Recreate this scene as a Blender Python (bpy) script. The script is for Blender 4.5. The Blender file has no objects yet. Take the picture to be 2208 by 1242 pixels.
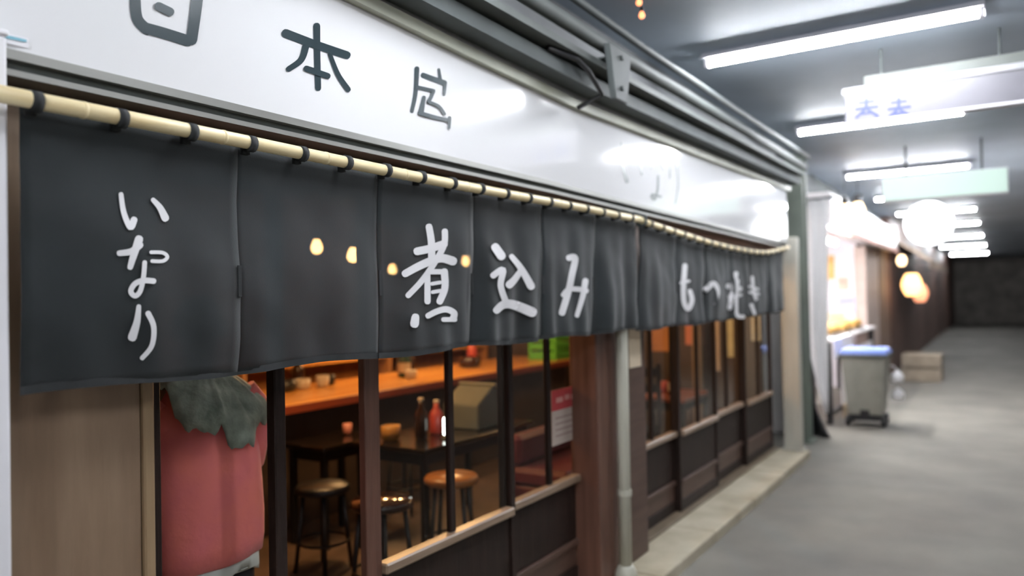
import bpy, bmesh, math, random
from mathutils import Vector, Matrix, noise
random.seed(7)
SC = bpy.context.scene
C = SC.collection
PI = math.pi
R = math.radians

# ------------------------------------------------------------------ camera
# world: X runs along the shop front, Y into the shop, Z up; the camera stands in the alley
FOC, YAW, PIT, ROL, CX, CY, EYE = 1644.0, R(32.5), R(.85), R(-1.12), 1104.0, 621.0, 1.56
f0 = Vector((math.cos(YAW), math.sin(YAW), 0)); rt = Vector((math.sin(YAW), -math.cos(YAW), 0)); zz = Vector((0, 0, 1))
fwd = f0*math.cos(PIT) + zz*math.sin(PIT); upv = zz*math.cos(PIT) - f0*math.sin(PIT)
ri = rt*math.cos(ROL) + upv*math.sin(ROL); ui = upv*math.cos(ROL) - rt*math.sin(ROL)
cam_d = bpy.data.cameras.new('camera'); cam = bpy.data.objects.new('camera', cam_d); C.objects.link(cam)
m = Matrix((ri, ui, -fwd)).transposed().to_4x4(); m.translation = (0, 0, EYE); cam.matrix_world = m
cam_d.sensor_fit = 'HORIZONTAL'; cam_d.sensor_width = 36; cam_d.lens = FOC/2208*36
cam_d.clip_start = .05; cam_d.clip_end = 200
cam_d.dof.use_dof = True; cam_d.dof.focus_distance = 2.1; cam_d.dof.aperture_fstop = 1.35
SC.camera = cam

# ------------------------------------------------------------------ world, exposure, light strengths
w = bpy.data.worlds.new('world'); SC.world = w; w.use_nodes = True
w.node_tree.nodes['Background'].inputs[0].default_value = (.55, .62, .75, 1)
w.node_tree.nodes['Background'].inputs[1].default_value = .05
SC.view_settings.view_transform = 'Standard'; SC.view_settings.look = 'None'
SC.view_settings.gamma = 1; SC.view_settings.use_curve_mapping = False
SC.view_settings.exposure = 0.2
TUBE = 170.0          # emission of the alley's fluorescent tubes
BULB = 350.0          # emission of the warm bulbs
PEND = 11.0          # watts of each pendant lamp in the shop
NEIGH = 420.0         # neighbour stall tube

# ------------------------------------------------------------------ measuring helpers
def ray(x, y):
    return fwd + ri*((x-CX)/FOC) + ui*(-(y-CY)/FOC)
O = Vector((0, 0, EYE))
def UY(x, y, Y): d = ray(x, y); return O + d*(Y/d.y)
def UZ(x, y, Z): d = ray(x, y); return O + d*((Z-EYE)/d.z)
def UX(x, y, X): d = ray(x, y); return O + d*(X/d.x)

# ------------------------------------------------------------------ materials
MATS = {}
def mat(name, col, rough=.6, metal=0, var=.0, scale=8, stretch=(1,1,1), bump=0, bscale=None, col2=None, spec=.5, coat=0, trans=0, sheen=0):
    if name in MATS: return MATS[name]
    mt = bpy.data.materials.new(name); mt.use_nodes = True; nt = mt.node_tree; N = nt.nodes; L = nt.links
    b = N['Principled BSDF']; b.inputs['Roughness'].default_value = rough; b.inputs['Metallic'].default_value = metal
    b.inputs['Specular IOR Level'].default_value = spec; b.inputs['Coat Weight'].default_value = coat
    b.inputs['Sheen Weight'].default_value = sheen
    c = (*col, 1); b.inputs['Base Color'].default_value = c
    tc = N.new('ShaderNodeTexCoord'); mp = N.new('ShaderNodeMapping'); mp.inputs['Scale'].default_value = stretch
    L.new(tc.outputs['Object'], mp.inputs[0])
    if var or col2:
        nz = N.new('ShaderNodeTexNoise'); nz.inputs['Scale'].default_value = scale; nz.inputs['Detail'].default_value = 6
        L.new(mp.outputs[0], nz.inputs['Vector'])
        rp = N.new('ShaderNodeValToRGB'); rp.color_ramp.elements[0].position = .3; rp.color_ramp.elements[1].position = .7
        if col2 is None:
            rp.color_ramp.elements[0].color = (*[k*(1-var) for k in col], 1); rp.color_ramp.elements[1].color = (*[min(1, k*(1+var)) for k in col], 1)
        else:
            rp.color_ramp.elements[0].color = c; rp.color_ramp.elements[1].color = (*col2, 1)
        L.new(nz.outputs[0], rp.inputs[0]); L.new(rp.outputs[0], b.inputs['Base Color'])
    if bump:
        n2 = N.new('ShaderNodeTexNoise'); n2.inputs['Scale'].default_value = bscale or scale*4; n2.inputs['Detail'].default_value = 5
        L.new(mp.outputs[0], n2.inputs['Vector'])
        bp = N.new('ShaderNodeBump'); bp.inputs['Strength'].default_value = bump; bp.inputs['Distance'].default_value = .01
        L.new(n2.outputs[0], bp.inputs['Height']); L.new(bp.outputs[0], b.inputs['Normal'])
    if trans:   # loosely woven cloth: a little light comes straight through
        tr = N.new('ShaderNodeBsdfTransparent'); mx = N.new('ShaderNodeMixShader'); mx.inputs[0].default_value = trans
        out = N['Material Output']; L.new(b.outputs[0], mx.inputs[1]); L.new(tr.outputs[0], mx.inputs[2]); L.new(mx.outputs[0], out.inputs[0])
    MATS[name] = mt
    return mt
def emit(name, col, s):
    if name in MATS: return MATS[name]
    mt = bpy.data.materials.new(name); mt.use_nodes = True; b = mt.node_tree.nodes['Principled BSDF']
    b.inputs['Base Color'].default_value = (*col, 1)
    b.inputs['Emission Color'].default_value = (*col, 1); b.inputs['Emission Strength'].default_value = s
    MATS[name] = mt; return mt
def glass(name):
    mt = bpy.data.materials.new(name); mt.use_nodes = True; nt = mt.node_tree; N = nt.nodes; L = nt.links
    N.remove(N['Principled BSDF']); out = N['Material Output']
    t = N.new('ShaderNodeBsdfTransparent'); t.inputs[0].default_value = (.96, .97, .96, 1)
    g = N.new('ShaderNodeBsdfGlossy'); g.inputs['Roughness'].default_value = .03
    lw = N.new('ShaderNodeLayerWeight'); lw.inputs[0].default_value = .5
    pw = N.new('ShaderNodeMath'); pw.operation = 'POWER'; pw.inputs[1].default_value = 5; L.new(lw.outputs['Facing'], pw.inputs[0])
    ma = N.new('ShaderNodeMath'); ma.operation = 'MULTIPLY_ADD'; ma.inputs[1].default_value = .5; ma.inputs[2].default_value = .015; L.new(pw.outputs[0], ma.inputs[0])
    mx = N.new('ShaderNodeMixShader'); L.new(ma.outputs[0], mx.inputs[0]); L.new(t.outputs[0], mx.inputs[1]); L.new(g.outputs[0], mx.inputs[2]); L.new(mx.outputs[0], out.inputs[0])
    MATS[name] = mt; return mt

asphalt = mat('asphalt', (.175,.166,.145), .8, var=.2, scale=1.6, bump=.35, bscale=90)
kerbm = mat('kerb_concrete', (.36,.31,.22), .75, scale=4, col2=(.52,.47,.36), bump=.3, bscale=50)
ceilm = mat('ceiling_paint', (.36,.42,.49), .6, var=.15, scale=1.2)
steel = mat('painted_steel', (.06,.07,.07), .7, var=.2, scale=5)
steel2 = mat('pale_conduit', (.085,.095,.09), .7, var=.15, scale=6)
flash = mat('flashing', (.40,.41,.33), .5, var=.15, scale=5)
alu = mat('aluminium', (.34,.34,.32), .35, metal=.6, var=.12, scale=5, stretch=(.2,4,4))
signw = mat('sign_acrylic', (.80,.80,.82), .10, spec=.5, coat=.6)
ink = mat('sign_ink', (.020,.034,.040), .3, spec=.25)
inkg = mat('sign_ink_glare_grey', (.22,.24,.24), .25)  # the sign ink again, greyed to paint in the tube reflection washing over it
darkwood = mat('dark_wood', (.013,.008,.0065), .5, scale=3, stretch=(9,9,.8), col2=(.026,.015,.012), bump=.15, spec=.2)
redwood = mat('reddish_wood', (.085,.036,.024), .4, scale=3, stretch=(10,10,.7), col2=(.14,.066,.044), bump=.15)
brownwood = mat('brown_wood', (.06,.030,.022), .45, scale=3, stretch=(.8,10,10), col2=(.10,.055,.04), bump=.15)
panelw = mat('brown_plywood', (.20,.130,.080), .5, scale=2.4, stretch=(6,6,.8), col2=(.31,.215,.14), bump=.15)
trimw = mat('pale_trim_wood', (.25,.165,.09), .5, scale=3, stretch=(10,10,.7), col2=(.32,.22,.125))
sillw = mat('worn_sill_wood', (.20,.135,.09), .35, scale=3, stretch=(.8,10,10), col2=(.30,.215,.15))
whitep = mat('white_paint', (.78,.77,.81), .45, var=.05, scale=4)
postp = mat('pale_post_paint', (.40,.385,.33), .5, var=.12, scale=3, stretch=(3,3,.6))
pipep = mat('pale_pipe', (.52,.51,.43), .4, var=.15, scale=3, stretch=(3,3,.6))
greenp = mat('green_steel', (.15,.175,.145), .5, var=.2, scale=3)
cloth = mat('noren_cloth', (.0095,.0140,.0160), .85, var=.45, scale=2.2, bump=.1, bscale=320, trans=.085, sheen=.15)
loopm = mat('noren_loop', (.012,.014,.015), .85, var=.2, scale=30)
whiteink = mat('white_print', (.72,.71,.73), .8)
bamboo = mat('bamboo', (.76,.60,.32), .4, scale=4, stretch=(2,14,14), col2=(.88,.76,.48))
glassm = glass('window_glass')
orange = mat('varnished_counter', (.54,.22,.05), .25, scale=2, stretch=(.8,8,8), col2=(.68,.34,.09))
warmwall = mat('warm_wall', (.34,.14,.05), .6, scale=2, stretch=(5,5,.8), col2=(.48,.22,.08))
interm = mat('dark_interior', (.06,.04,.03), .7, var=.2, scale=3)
shopfl = mat('shop_floor', (.13,.085,.06), .5, var=.25, scale=4)
black = mat('black_plastic', (.012,.012,.013), .4, var=.1)
blackgl = mat('black_gloss', (.012,.008,.007), .16)
chrome = mat('chrome', (.6,.6,.6), .2, metal=1)

# ------------------------------------------------------------------ geometry helpers
def link(name, verts, faces, mt=None, parent=None, smooth=False, bevel=0):
    me = bpy.data.meshes.new(name); me.from_pydata([tuple(v) for v in verts], [], faces); me.update()
    bm = bmesh.new(); bm.from_mesh(me); bmesh.ops.recalc_face_normals(bm, faces=bm.faces)
    if bevel: bmesh.ops.bevel(bm, geom=list(bm.edges), offset=bevel, segments=1, affect='EDGES', clamp_overlap=True)
    bm.to_mesh(me); bm.free()
    if smooth: me.polygons.foreach_set('use_smooth', [True]*len(me.polygons))
    if mt: me.materials.append(mt)
    o = bpy.data.objects.new(name, me); C.objects.link(o)
    if parent: o.parent = parent
    return o
def tag(o, label=None, cat=None, group=None, kind=None):
    if label: o['label'] = label
    if cat: o['category'] = cat
    if group: o['group'] = group
    if kind: o['kind'] = kind
    return o
def thing(name, label=None, cat=None, loc=(0,0,0), rz=0, group=None, kind=None):
    o = bpy.data.objects.new(name, None); C.objects.link(o); o.location = loc; o.rotation_euler = (0,0,rz); o.empty_display_size = .1
    return tag(o, label, cat, group, kind)
BF = [(0,3,2,1),(4,5,6,7),(0,1,5,4),(1,2,6,5),(2,3,7,6),(3,0,4,7)]
def boxv(x0,x1,y0,y1,z0,z1):
    return [(x0,y0,z0),(x1,y0,z0),(x1,y1,z0),(x0,y1,z0),(x0,y0,z1),(x1,y0,z1),(x1,y1,z1),(x0,y1,z1)]
def box(name, x0,x1,y0,y1,z0,z1, mt, parent=None, bevel=.003):
    return link(name, boxv(x0,x1,y0,y1,z0,z1), BF, mt, parent, bevel=bevel)
class MB:
    def __init__(s): s.v = []; s.f = []
    def add(s, v, f):
        n = len(s.v); s.v += [tuple(k) for k in v]; s.f += [tuple(i+n for i in q) for q in f]; return s
    def box(s, *a): return s.add(boxv(*a), BF)
    def tube(s, pts, r, n=12, cap=True):
        pts = [Vector(p) for p in pts]; k = len(pts); rs = r if isinstance(r, (list, tuple)) else [r]*k
        vs = []; ref = None
        for i, p in enumerate(pts):
            t = (pts[min(i+1,k-1)] - pts[max(i-1,0)]).normalized()
            if ref is None: ref = Vector((0,0,1)) if abs(t.z) < .9 else Vector((1,0,0))
            a = (ref - t*ref.dot(t)).normalized(); b = t.cross(a); ref = a
            for j in range(n):
                q = 2*PI*j/n; vs.append(p + a*math.cos(q)*rs[i] + b*math.sin(q)*rs[i])
        fs = [(i*n+j, i*n+(j+1)%n, (i+1)*n+(j+1)%n, (i+1)*n+j) for i in range(k-1) for j in range(n)]
        if cap: fs += [tuple(range(n))[::-1], tuple(range((k-1)*n, k*n))]
        return s.add(vs, fs)
    def lathe(s, prof, c=(0,0,0), n=20, sx=1, sy=1):
        vs = []; k = len(prof)
        for r, z in prof:
            for j in range(n):
                q = 2*PI*j/n; vs.append((c[0]+r*sx*math.cos(q), c[1]+r*sy*math.sin(q), c[2]+z))
        fs = [(i*n+j, i*n+(j+1)%n, (i+1)*n+(j+1)%n, (i+1)*n+j) for i in range(k-1) for j in range(n)]
        fs += [tuple(range(n))[::-1], tuple(range((k-1)*n, k*n))]
        return s.add(vs, fs)
    def build(s, name, mt, parent=None, smooth=False, bevel=0): return link(name, s.v, s.f, mt, parent, smooth, bevel)
def copy_tree(o, parent=None):
    c = o.copy(); C.objects.link(c)
    if parent: c.parent = parent
    for ch in list(o.children): copy_tree(ch, c)
    return c
def spline(pts, n=6):
    """Catmull-Rom through (x, y, w)"""
    if len(pts) == 2:
        return [tuple(a+(b-a)*i/n for a, b in zip(*pts)) for i in range(n+1)]
    P = [pts[0]] + list(pts) + [pts[-1]]; out = []
    for i in range(1, len(P)-2):
        for j in range(n):
            t = j/n
            out.append(tuple(.5*((2*b)+(c-a)*t+(2*a-5*b+4*c-d)*t*t+(3*b-a-3*c+d)*t**3) for a,b,c,d in zip(P[i-1],P[i],P[i+1],P[i+2])))
    out.append(tuple(pts[-1])); return out
def brush(strokes, surf, name, mt, parent, axis=1):
    """brush lettering: each stroke a ribbon with rounded ends laid on a surface"""
    V, F = [], []
    for q_, (st, (w0, w1)) in enumerate(strokes):
        k = len(st); off = Vector((0,0,0)); off[axis] = -.0004*q_
        p = spline([(x, y, w0+(w1-w0)*i/max(1,k-1)) for i, (x, y) in enumerate(st)])
        pl = []
        for i, (x, y, ww) in enumerate(p):
            a, b = p[max(0,i-1)], p[min(len(p)-1,i+1)]; tx, ty = b[0]-a[0], b[1]-a[1]; l = math.hypot(tx, ty) or 1; pl.append((x, y, ww/2, tx/l, ty/l))
        x, y, h, tx, ty = pl[0]; pre = [(x-tx*h*s, y-ty*h*s, h*q, tx, ty) for s, q in ((.9,.35),(.6,.8))]
        x, y, h, tx, ty = pl[-1]; post = [(x+tx*h*s, y+ty*h*s, h*q, tx, ty) for s, q in ((.6,.8),(.9,.35))]
        n0 = len(V); pl = pre+pl+post
        for x, y, h, tx, ty in pl:
            V += [surf(x-ty*h, y+tx*h)+off, surf(x, y)+off, surf(x+ty*h, y-tx*h)+off]
        for i in range(len(pl)-1):
            a = n0+3*i; F += [(a,a+1,a+4,a+3),(a+1,a+2,a+5,a+4)]
    return link(name, V, F, mt, parent)

# ================================================================== SETTING
FY = 1.76        # face of the pillars and boards of the shop front
DY = 1.85        # plane of the sliding doors
SY = 1.68        # face of the sign
XE = 7.66        # far end of the shop
fl = link('floor', [(-6,-4,0),(45,-4,0),(45,12,0),(-6,12,0)], [(0,1,2,3)], asphalt); tag(fl, 'grey asphalt floor of the alley', kind='structure')
cl = box('ceiling', -6,45,-4,1.9, 3.02,3.2, ceilm, bevel=0); tag(cl, 'blue grey painted ceiling over the alley', kind='structure')
# opposite side of the alley and its far end
wo = box('wall_right', -6,45,-2.6,-2.4, 0,3.02, mat('far_wall', (.22,.21,.20), .7, var=.3, scale=2), bevel=0); tag(wo, 'grey wall on the other side of the alley', kind='structure')
we = box('wall_end', 42,42.2,-2.4,6, 0,3.02, mat('end_wall', (.20,.18,.16), .7, var=.4, scale=2), bevel=0); tag(we, 'dim wall closing the far end of the alley', kind='structure')
wb = box('wall_back', -5,-4.8,-2.4,1.9, 0,3.02, mat('far_wall', (.2,.2,.2)), bevel=0); tag(wb, 'grey wall behind the viewer', kind='structure')
# kerb: concrete blocks with joints
kr = thing('trim_1', 'pale worn concrete kerb running along the foot of the shop front', kind='structure')
xs = [-.6,.55,1.65,2.8,3.85,4.75,5.65,6.6,7.64]
for a, b in zip(xs, xs[1:]):
    d = random.uniform(-.006,.006)
    box('kerb_stone', a+.006, b-.006, 1.54+d, 1.83, -.02, .07+d*.4, kerbm, kr, .008)
# shop shell
sf = box('floor_shop', .55,XE-.02, 1.84,5.5, .0,.075, shopfl, bevel=0); tag(sf, 'brown floor inside the shop', kind='structure')
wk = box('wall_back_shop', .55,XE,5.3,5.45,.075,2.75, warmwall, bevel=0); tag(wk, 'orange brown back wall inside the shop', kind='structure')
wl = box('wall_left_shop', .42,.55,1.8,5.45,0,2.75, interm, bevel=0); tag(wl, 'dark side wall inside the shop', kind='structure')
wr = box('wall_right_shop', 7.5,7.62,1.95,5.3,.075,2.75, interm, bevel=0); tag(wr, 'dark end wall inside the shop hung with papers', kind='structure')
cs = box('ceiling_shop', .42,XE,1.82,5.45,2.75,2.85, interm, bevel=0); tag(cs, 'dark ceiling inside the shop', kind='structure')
wu = box('wall_front', -6,XE,1.8,1.95,2.02,3.02, mat('upper_wall', (.10,.105,.11), .7, var=.2, scale=3), bevel=0); tag(wu, 'dark grey wall band above the shop sign', kind='structure')
w0 = box('wall_left', -6,.42,1.78,1.95,0,2.02, mat('grey_render', (.30,.30,.31), .7, var=.1, scale=3), bevel=0); tag(w0, 'grey wall left of the shop', kind='structure')
# plywood panel and its pale edge
wp = box('wall_panel', .42,1.075, FY,1.83, .07,2.02, panelw, bevel=.002); tag(wp, 'brown plywood wall panel left of the doorway', kind='structure')
t2 = box('trim_2', 1.077,1.105, FY-.012,1.84, .07,2.02, trimw, bevel=.004); tag(t2, 'pale wooden strip edging the plywood panel', kind='structure')
t3 = box('trim_3', 1.108,1.155, 1.80,1.90, .07,2.02, darkwood, bevel=.004); tag(t3, 'black wooden door jamb beside the plywood panel', kind='structure')
t4 = box('trim_4', 1.545,1.588, 1.835,1.875, .075,2.02, darkwood, bevel=.004); tag(t4, 'dark wooden post standing in the open doorway', kind='structure')
t5 = box('trim_5', .42,XE, FY+.012,1.90, 1.90,2.03, mat('lintel_wood', (.26,.12,.085), .5, scale=3, stretch=(.8,10,10), col2=(.38,.20,.13)), bevel=.004); tag(t5, 'reddish brown wooden lintel under the sign', kind='structure')
# pillars between the two runs of doors
t6 = box('trim_6', 3.56,3.80, FY,1.92, .07,2.0, redwood, bevel=.006); tag(t6, 'reddish brown wooden pillar between the two runs of doors', kind='structure')
t7 = box('trim_7', 3.84,4.20, FY,1.92, .07,2.0, brownwood, bevel=.006); tag(t7, 'dark brown board beside the pale pipe', kind='structure')
# thin metal rail of the door track
t8 = box('trim_8', 1.155,XE-.1, 1.815,1.90, .071,.092, mat('track', (.16,.12,.08), .4, var=.2), bevel=.003); tag(t8, 'worn wooden threshold track under the sliding doors', kind='structure')

# ------------------------------------------------------------------ sliding doors
def door(name, label, x0, x1, y, st=.035, mun=1, left_mat=None):
    d = thing(name, label, None, (0,0,0), kind='structure'); t = .032
    lw = st if left_mat is None else .075
    box('stile', x0,x0+lw, y,y+t, .092,1.9, left_mat or darkwood, d)
    box('stile', x1-st,x1, y,y+t, .092,1.9, darkwood, d)
    a, b = x0+lw, x1-st
    box('bottom_rail', a,b, y+.002,y+t-.002, .092,.16, darkwood, d)
    box('middle_rail', a,b, y-.004,y+t, .27,.30, brownwood, d)
    box('kick_board', a,b, y+.012,y+t-.006, .16,.27, brownwood, d)
    box('kick_board', a,b, y+.012,y+t-.006, .30,.60, darkwood, d)
    box('sill_rail', a,b, y-.022,y+t, .60,.638, sillw, d, .006)
    box('top_rail', a,b, y+.002,y+t-.002, 1.84,1.9, darkwood, d)
    xsn = [a+(b-a)*i/(mun+1) for i in range(mun+2)]
    for q in xsn[1:-1]: box('muntin', q-.016,q+.016, y+.003,y+t-.003, .638,1.84, darkwood, d)
    for i, (p, q) in enumerate(zip(xsn, xsn[1:])):
        p2 = p+(.016 if i else 0); q2 = q-(.016 if i < mun else 0)
        box('pane', p2,q2, y+.014,y+.018, .638,1.84, glassm, d, 0)
    return d
door('door_1', 'dark wooden sliding door with a broad brown stile beside the open doorway', 1.945, 2.90, DY, left_mat=redwood)
door('door_2', 'dark wooden sliding door holding a red and white notice, left of the brown pillar', 2.865, 3.72, DY+.036)
door('door_3', 'dark sliding door right beside the board with the cream notice', 4.21, 5.03, DY+.036)
door('door_4', 'second dark sliding door right of the pale pipe', 4.99, 5.83, DY)
door('door_5', 'third dark sliding door right of the pale pipe', 5.80, 6.65, DY+.036)
door('door_6', 'dark sliding door next to the pale end post', 6.61, 7.52, DY)

# ------------------------------------------------------------------ posts and pipe
lp = thing('post', 'pale lavender post at the left edge of the shop front', 'post')
box('shaft', .60,.735, 1.64,1.672, .07,2.10, whitep, lp, .006); box('cap', .598,.738, 1.638,1.674, 2.10,2.112, whitep, lp)
box('foot', .59,.742, 1.632,1.70, .07,.10, whitep, lp)
pp = thing('drain_pipe', 'thin pale grey pipe running down in front of the brown pillar', 'pipe')
MB().tube([(3.765,1.712,.07),(3.77,1.712,1.0),(3.775,1.712,2.0)], .034, 14).build('pipe', pipep, pp, True)
for z in (.5, 1.5): MB().tube([(3.77,1.712,z),(3.77,1.712,z+.03)], .039, 14).build('clamp', pipep, pp)
MB().lathe([(.06,0),(.06,.02),(.045,.05),(.036,.06)], (3.765,1.712,.07)).build('foot', pipep, pp, True)
rp = thing('post', 'pale painted post at the far end of the shop front, on the kerb', 'post')
box('shaft', 7.55,7.655, 1.60,1.76, .09,2.10, postp, rp, .006); box('foot', 7.53,7.675, 1.58,1.775, .07,.09, postp, rp, .004)
gp = thing('steel_column', 'green grey steel column behind the end post', 'column')
for a in (boxv(8.38,8.40,1.70,1.88,.02,3.02), ): link('flange', a, BF, greenp, gp)
link('web', boxv(8.40,8.56,1.78,1.80,.02,3.02), BF, greenp, gp); link('flange', boxv(8.56,8.58,1.70,1.88,.02,3.02), BF, greenp, gp)
link('base_plate', boxv(8.34,8.62,1.66,1.92,0,.02), BF, greenp, gp)

# ------------------------------------------------------------------ sign
sg = thing('shop_sign', 'long white glossy shop sign with dark Japanese characters', 'sign')
SX0, SX1 = .40, 7.54
def ztop(x): return 2.51 + .0035*max(0, x-4)**1.5
V, F = [], []
n = 24
for i in range(n+1):
    x = SX0+(SX1-SX0)*i/n; zb = 2.088 - (.012*max(0,x-3)/1.0 if x > 3 else 0)*.75
    V += [(x,SY,zb),(x,SY,2.60),(x,SY+.1,2.60),(x,SY+.1,zb)]
for i in range(n):
    a = 4*i; b = a+4; F += [(a,b,b+1,a+1),(a+1,b+1,b+2,a+2),(a+2,b+2,b+3,a+3),(a+3,b+3,b,a)]
F += [(0,1,2,3),(4*n,4*n+3,4*n+2,4*n+1)]
link('panel', V, F, signw, sg)
for k, (y0, z0, z1, mt) in enumerate(((SY-.004,2.068,2.088,alu),(SY+.016,2.05,2.067,steel2),(SY+.004,2.036,2.049,alu))):
    V = []
    for x in (SX0, 3.0, SX1):
        d = -.009*max(0,x-3); V += [(x,y0,z0+d),(x,SY+.1,z0+d),(x,SY+.1,z1+d),(x,y0,z1+d)]
    F = [(a+i, a+(i+1)%4, a+4+(i+1)%4, a+4+i) for a in (0,4) for i in range(4)] + [(3,2,1,0),(8,9,10,11)]
    link('edge_channel', V, F, mt, sg)
def on_sign(x, y): return UY(x, y, SY-.0015)
def sgl(name_label, strokes, mt=ink):
    o = brush(strokes, on_sign, 'character', mt, sg); o['label'] = name_label
sgl('dark character with a rounded square outline', [([(290,-55),(291,-10),(296,40),(318,64)],(24,24)),([(312,60),(355,72),(405,88)],(24,24)),([(428,-35),(422,20),(413,86)],(26,24)),([(290,-55),(350,-48),(428,-35)],(22,22)),([(341,14),(366,26)],(19,19))])
sgl('dark character with crossed strokes', [([(683,56),(684,120),(686,190)],(15,13)),([(616,72),(680,96),(748,119)],(19,17)),([(659,100),(649,129),(622,149)],(15,12)),([(711,117),(728,160),(750,193)],(9,12)),([(660,148),(706,164)],(13,13))])
sgl('dark character half lost in a reflection', [(p, (a*1.35, b*1.35)) for p, (a, b) in [([(899,148),(896,200),(888,240)],(8,6)),([(912,162),(936,171),(958,179)],(8,9)),([(946,150),(949,172)],(4,6)),([(959,180),(957,203)],(6,5)),([(899,188),(934,196)],(6,6)),([(934,196),(929,208),(923,220)],(6,6)),([(913,210),(907,242)],(6,9)),([(904,244),(935,253),(967,260)],(7,6)),([(968,254),(967,276)],(6,4)),([(923,220),(945,230),(957,246)],(5,5))]])
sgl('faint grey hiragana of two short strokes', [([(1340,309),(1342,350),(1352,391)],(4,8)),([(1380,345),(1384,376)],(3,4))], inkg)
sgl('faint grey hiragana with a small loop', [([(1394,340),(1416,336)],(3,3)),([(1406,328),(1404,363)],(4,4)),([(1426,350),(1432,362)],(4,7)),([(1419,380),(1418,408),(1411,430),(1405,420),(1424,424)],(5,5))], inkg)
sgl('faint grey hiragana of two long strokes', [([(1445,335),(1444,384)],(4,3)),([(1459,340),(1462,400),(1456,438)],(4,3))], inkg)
st = link('sticker', [UY(x,y,SY-.003) for x,y in ((-30,62),(62,82),(62,104),(-30,84))], [(0,1,2,3)], whitep, sg)
brush([([(-20,72),(15,79),(55,88)],(7,6))], lambda x,y: UY(x,y,SY-.005), 'sticker_print', mat('blue_print', (.18,.42,.52), .5), sg)
# steel members above the sign
def beam(name, label, y0, y1, pts, h, mt, cat='beam'):
    V = []
    for x, z in pts: V += [(x,y0,z),(x,y1,z),(x,y1,z+h),(x,y0,z+h)]
    k = len(pts); F = [(a*4+i, a*4+(i+1)%4, a*4+4+(i+1)%4, a*4+4+i) for a in range(k-1) for i in range(4)]+[(3,2,1,0),tuple(range(4*k-4,4*k))]
    return tag(link(name, V, F, mt), label, cat)
beam('flashing', 'pale green beige metal flashing along the top of the sign', SY-.03, SY-.002, [(.4,2.54),(1.6,2.495),(2.3,2.475),(3.2,2.455),(4.6,2.485),(7.6,2.545)], .04, flash, 'flashing')
beam('gutter_beam', 'grey steel beam just above the sign flashing', 1.56, 1.66, [(-2,2.56),(1.7,2.545),(3.2,2.525),(7.6,2.60)], .06, steel)
beam('steel_ledge', 'pale ledge beam above the grey steel beam', 1.50, 1.68, [(-2,2.63),(3.2,2.612),(7.5,2.665)], .03, steel2)
tag(MB().tube([(-2,1.50,2.74),(1.8,1.5,2.73),(3.4,1.5,2.715),(5.5,1.5,2.735),(7.5,1.5,2.745)], .032, 12).build('conduit', steel2, None, True), 'thick grey conduit running above the sign', 'pipe')
tag(MB().tube([(-2,1.46,2.83),(2.2,1.46,2.82),(3.6,1.46,2.80),(7.5,1.46,2.83)], .018, 10).build('conduit', steel, None, True), 'thin dark conduit above the thick grey one', 'pipe')
br = thing('bracket', 'grey green steel bracket hanging over the sign top', 'bracket')
V = [(3.10,1.435,2.70),(3.34,1.435,2.70),(3.29,1.435,2.46),(3.16,1.435,2.46)]; V += [(x,y+.03,z) for x,y,z in V]
link('plate', V, [(0,1,2,3),(7,6,5,4),(0,4,5,1),(1,5,6,2),(2,6,7,3),(3,7,4,0)], steel, br, bevel=.004)
box('arm', 3.17,3.29, 1.465,1.80, 2.655,2.665, steel, br)
for q in (2.66,2.52): MB().tube([(3.23,1.435,q),(3.23,1.425,q)], .012, 8).build('bolt', steel, br)
tag(MB().tube([(2.75,1.55,2.60),(2.95,1.52,2.60),(3.02,1.50,2.56),(3.13,1.49,2.48),(3.14,1.62,2.44)], .012, 8).build('cable', black, None, True), 'dark cable curving down beside the bracket', 'cable')
for x, q in ((2.72,'dark steel joist across the ceiling above the bracket'),):
    j = thing('ceiling_joist', q, 'joist')
    link('web', boxv(x-.006,x+.006,-2.4,1.8,2.99,3.02), BF, steel, j); link('flange', boxv(x-.04,x+.04,-2.4,1.8,2.982,2.99), BF, steel, j)

# ------------------------------------------------------------------ fluorescent lamps on the alley ceiling
tubem = emit('tube_light', (.93,.96,1.0), TUBE)
def lamp(x, y0, y1, label):
    t = thing('fluorescent_lamp', label, 'lamp', (x, (y0+y1)/2, 3.02), group='fluorescent lamps over the alley')
    h = (y1-y0)/2
    hh = h+.03; P = [(-.035,0),(.035,0),(.095,-.046),(.088,-.048),(.03,-.03),(-.03,-.03),(-.088,-.048),(-.095,-.046)]
    V = [(x,-hh,z) for x,z in P]+[(x,hh,z) for x,z in P]
    link('housing', V, [(0,1,4,5),(1,2,3,4),(0,5,6,7),(13,12,9,8),(12,11,10,9),(15,14,13,8)]+[(i,(i+1)%8,8+(i+1)%8,8+i) for i in range(8)], whitep, t)
    MB().tube([(0,-h,-.06),(0,h,-.06)], .018, 14).build('tube', tubem, t, True)
    for s in (-1,1): MB().box(-.018,.018,s*h-.012+.014*s,s*h+.012+.014*s,-.082,-.028).build('socket', whitep, t, bevel=.003)
lamp(4.53,.05,1.44,'long fluorescent tube nearest the viewer, top right of the picture')
lamp(6.95,.20,1.42,'second fluorescent tube, partly behind the hanging blue lettered sign')
lamp(10.0,.25,1.50,'third fluorescent tube along the alley ceiling')
lamp(12.7,.30,1.52,'fourth fluorescent tube along the alley ceiling')
lamp(15.4,.30,1.50,'fifth fluorescent tube along the alley ceiling')
lamp(18.6,.30,1.50,'sixth fluorescent tube, far down the alley')
lamp(23.0,.30,1.50,'seventh fluorescent tube along the alley ceiling')
lamp(28.0,.30,1.50,'eighth fluorescent tube, added to brighten the dim end of the alley')  # extra tube added to lift the black far end
lamp(34.0,.30,1.50,'ninth fluorescent tube, added to brighten the end wall')  # extra tube too, added so the end wall gets light
lamp(1.9,.45,1.62,'fluorescent tube above the viewer')
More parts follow.
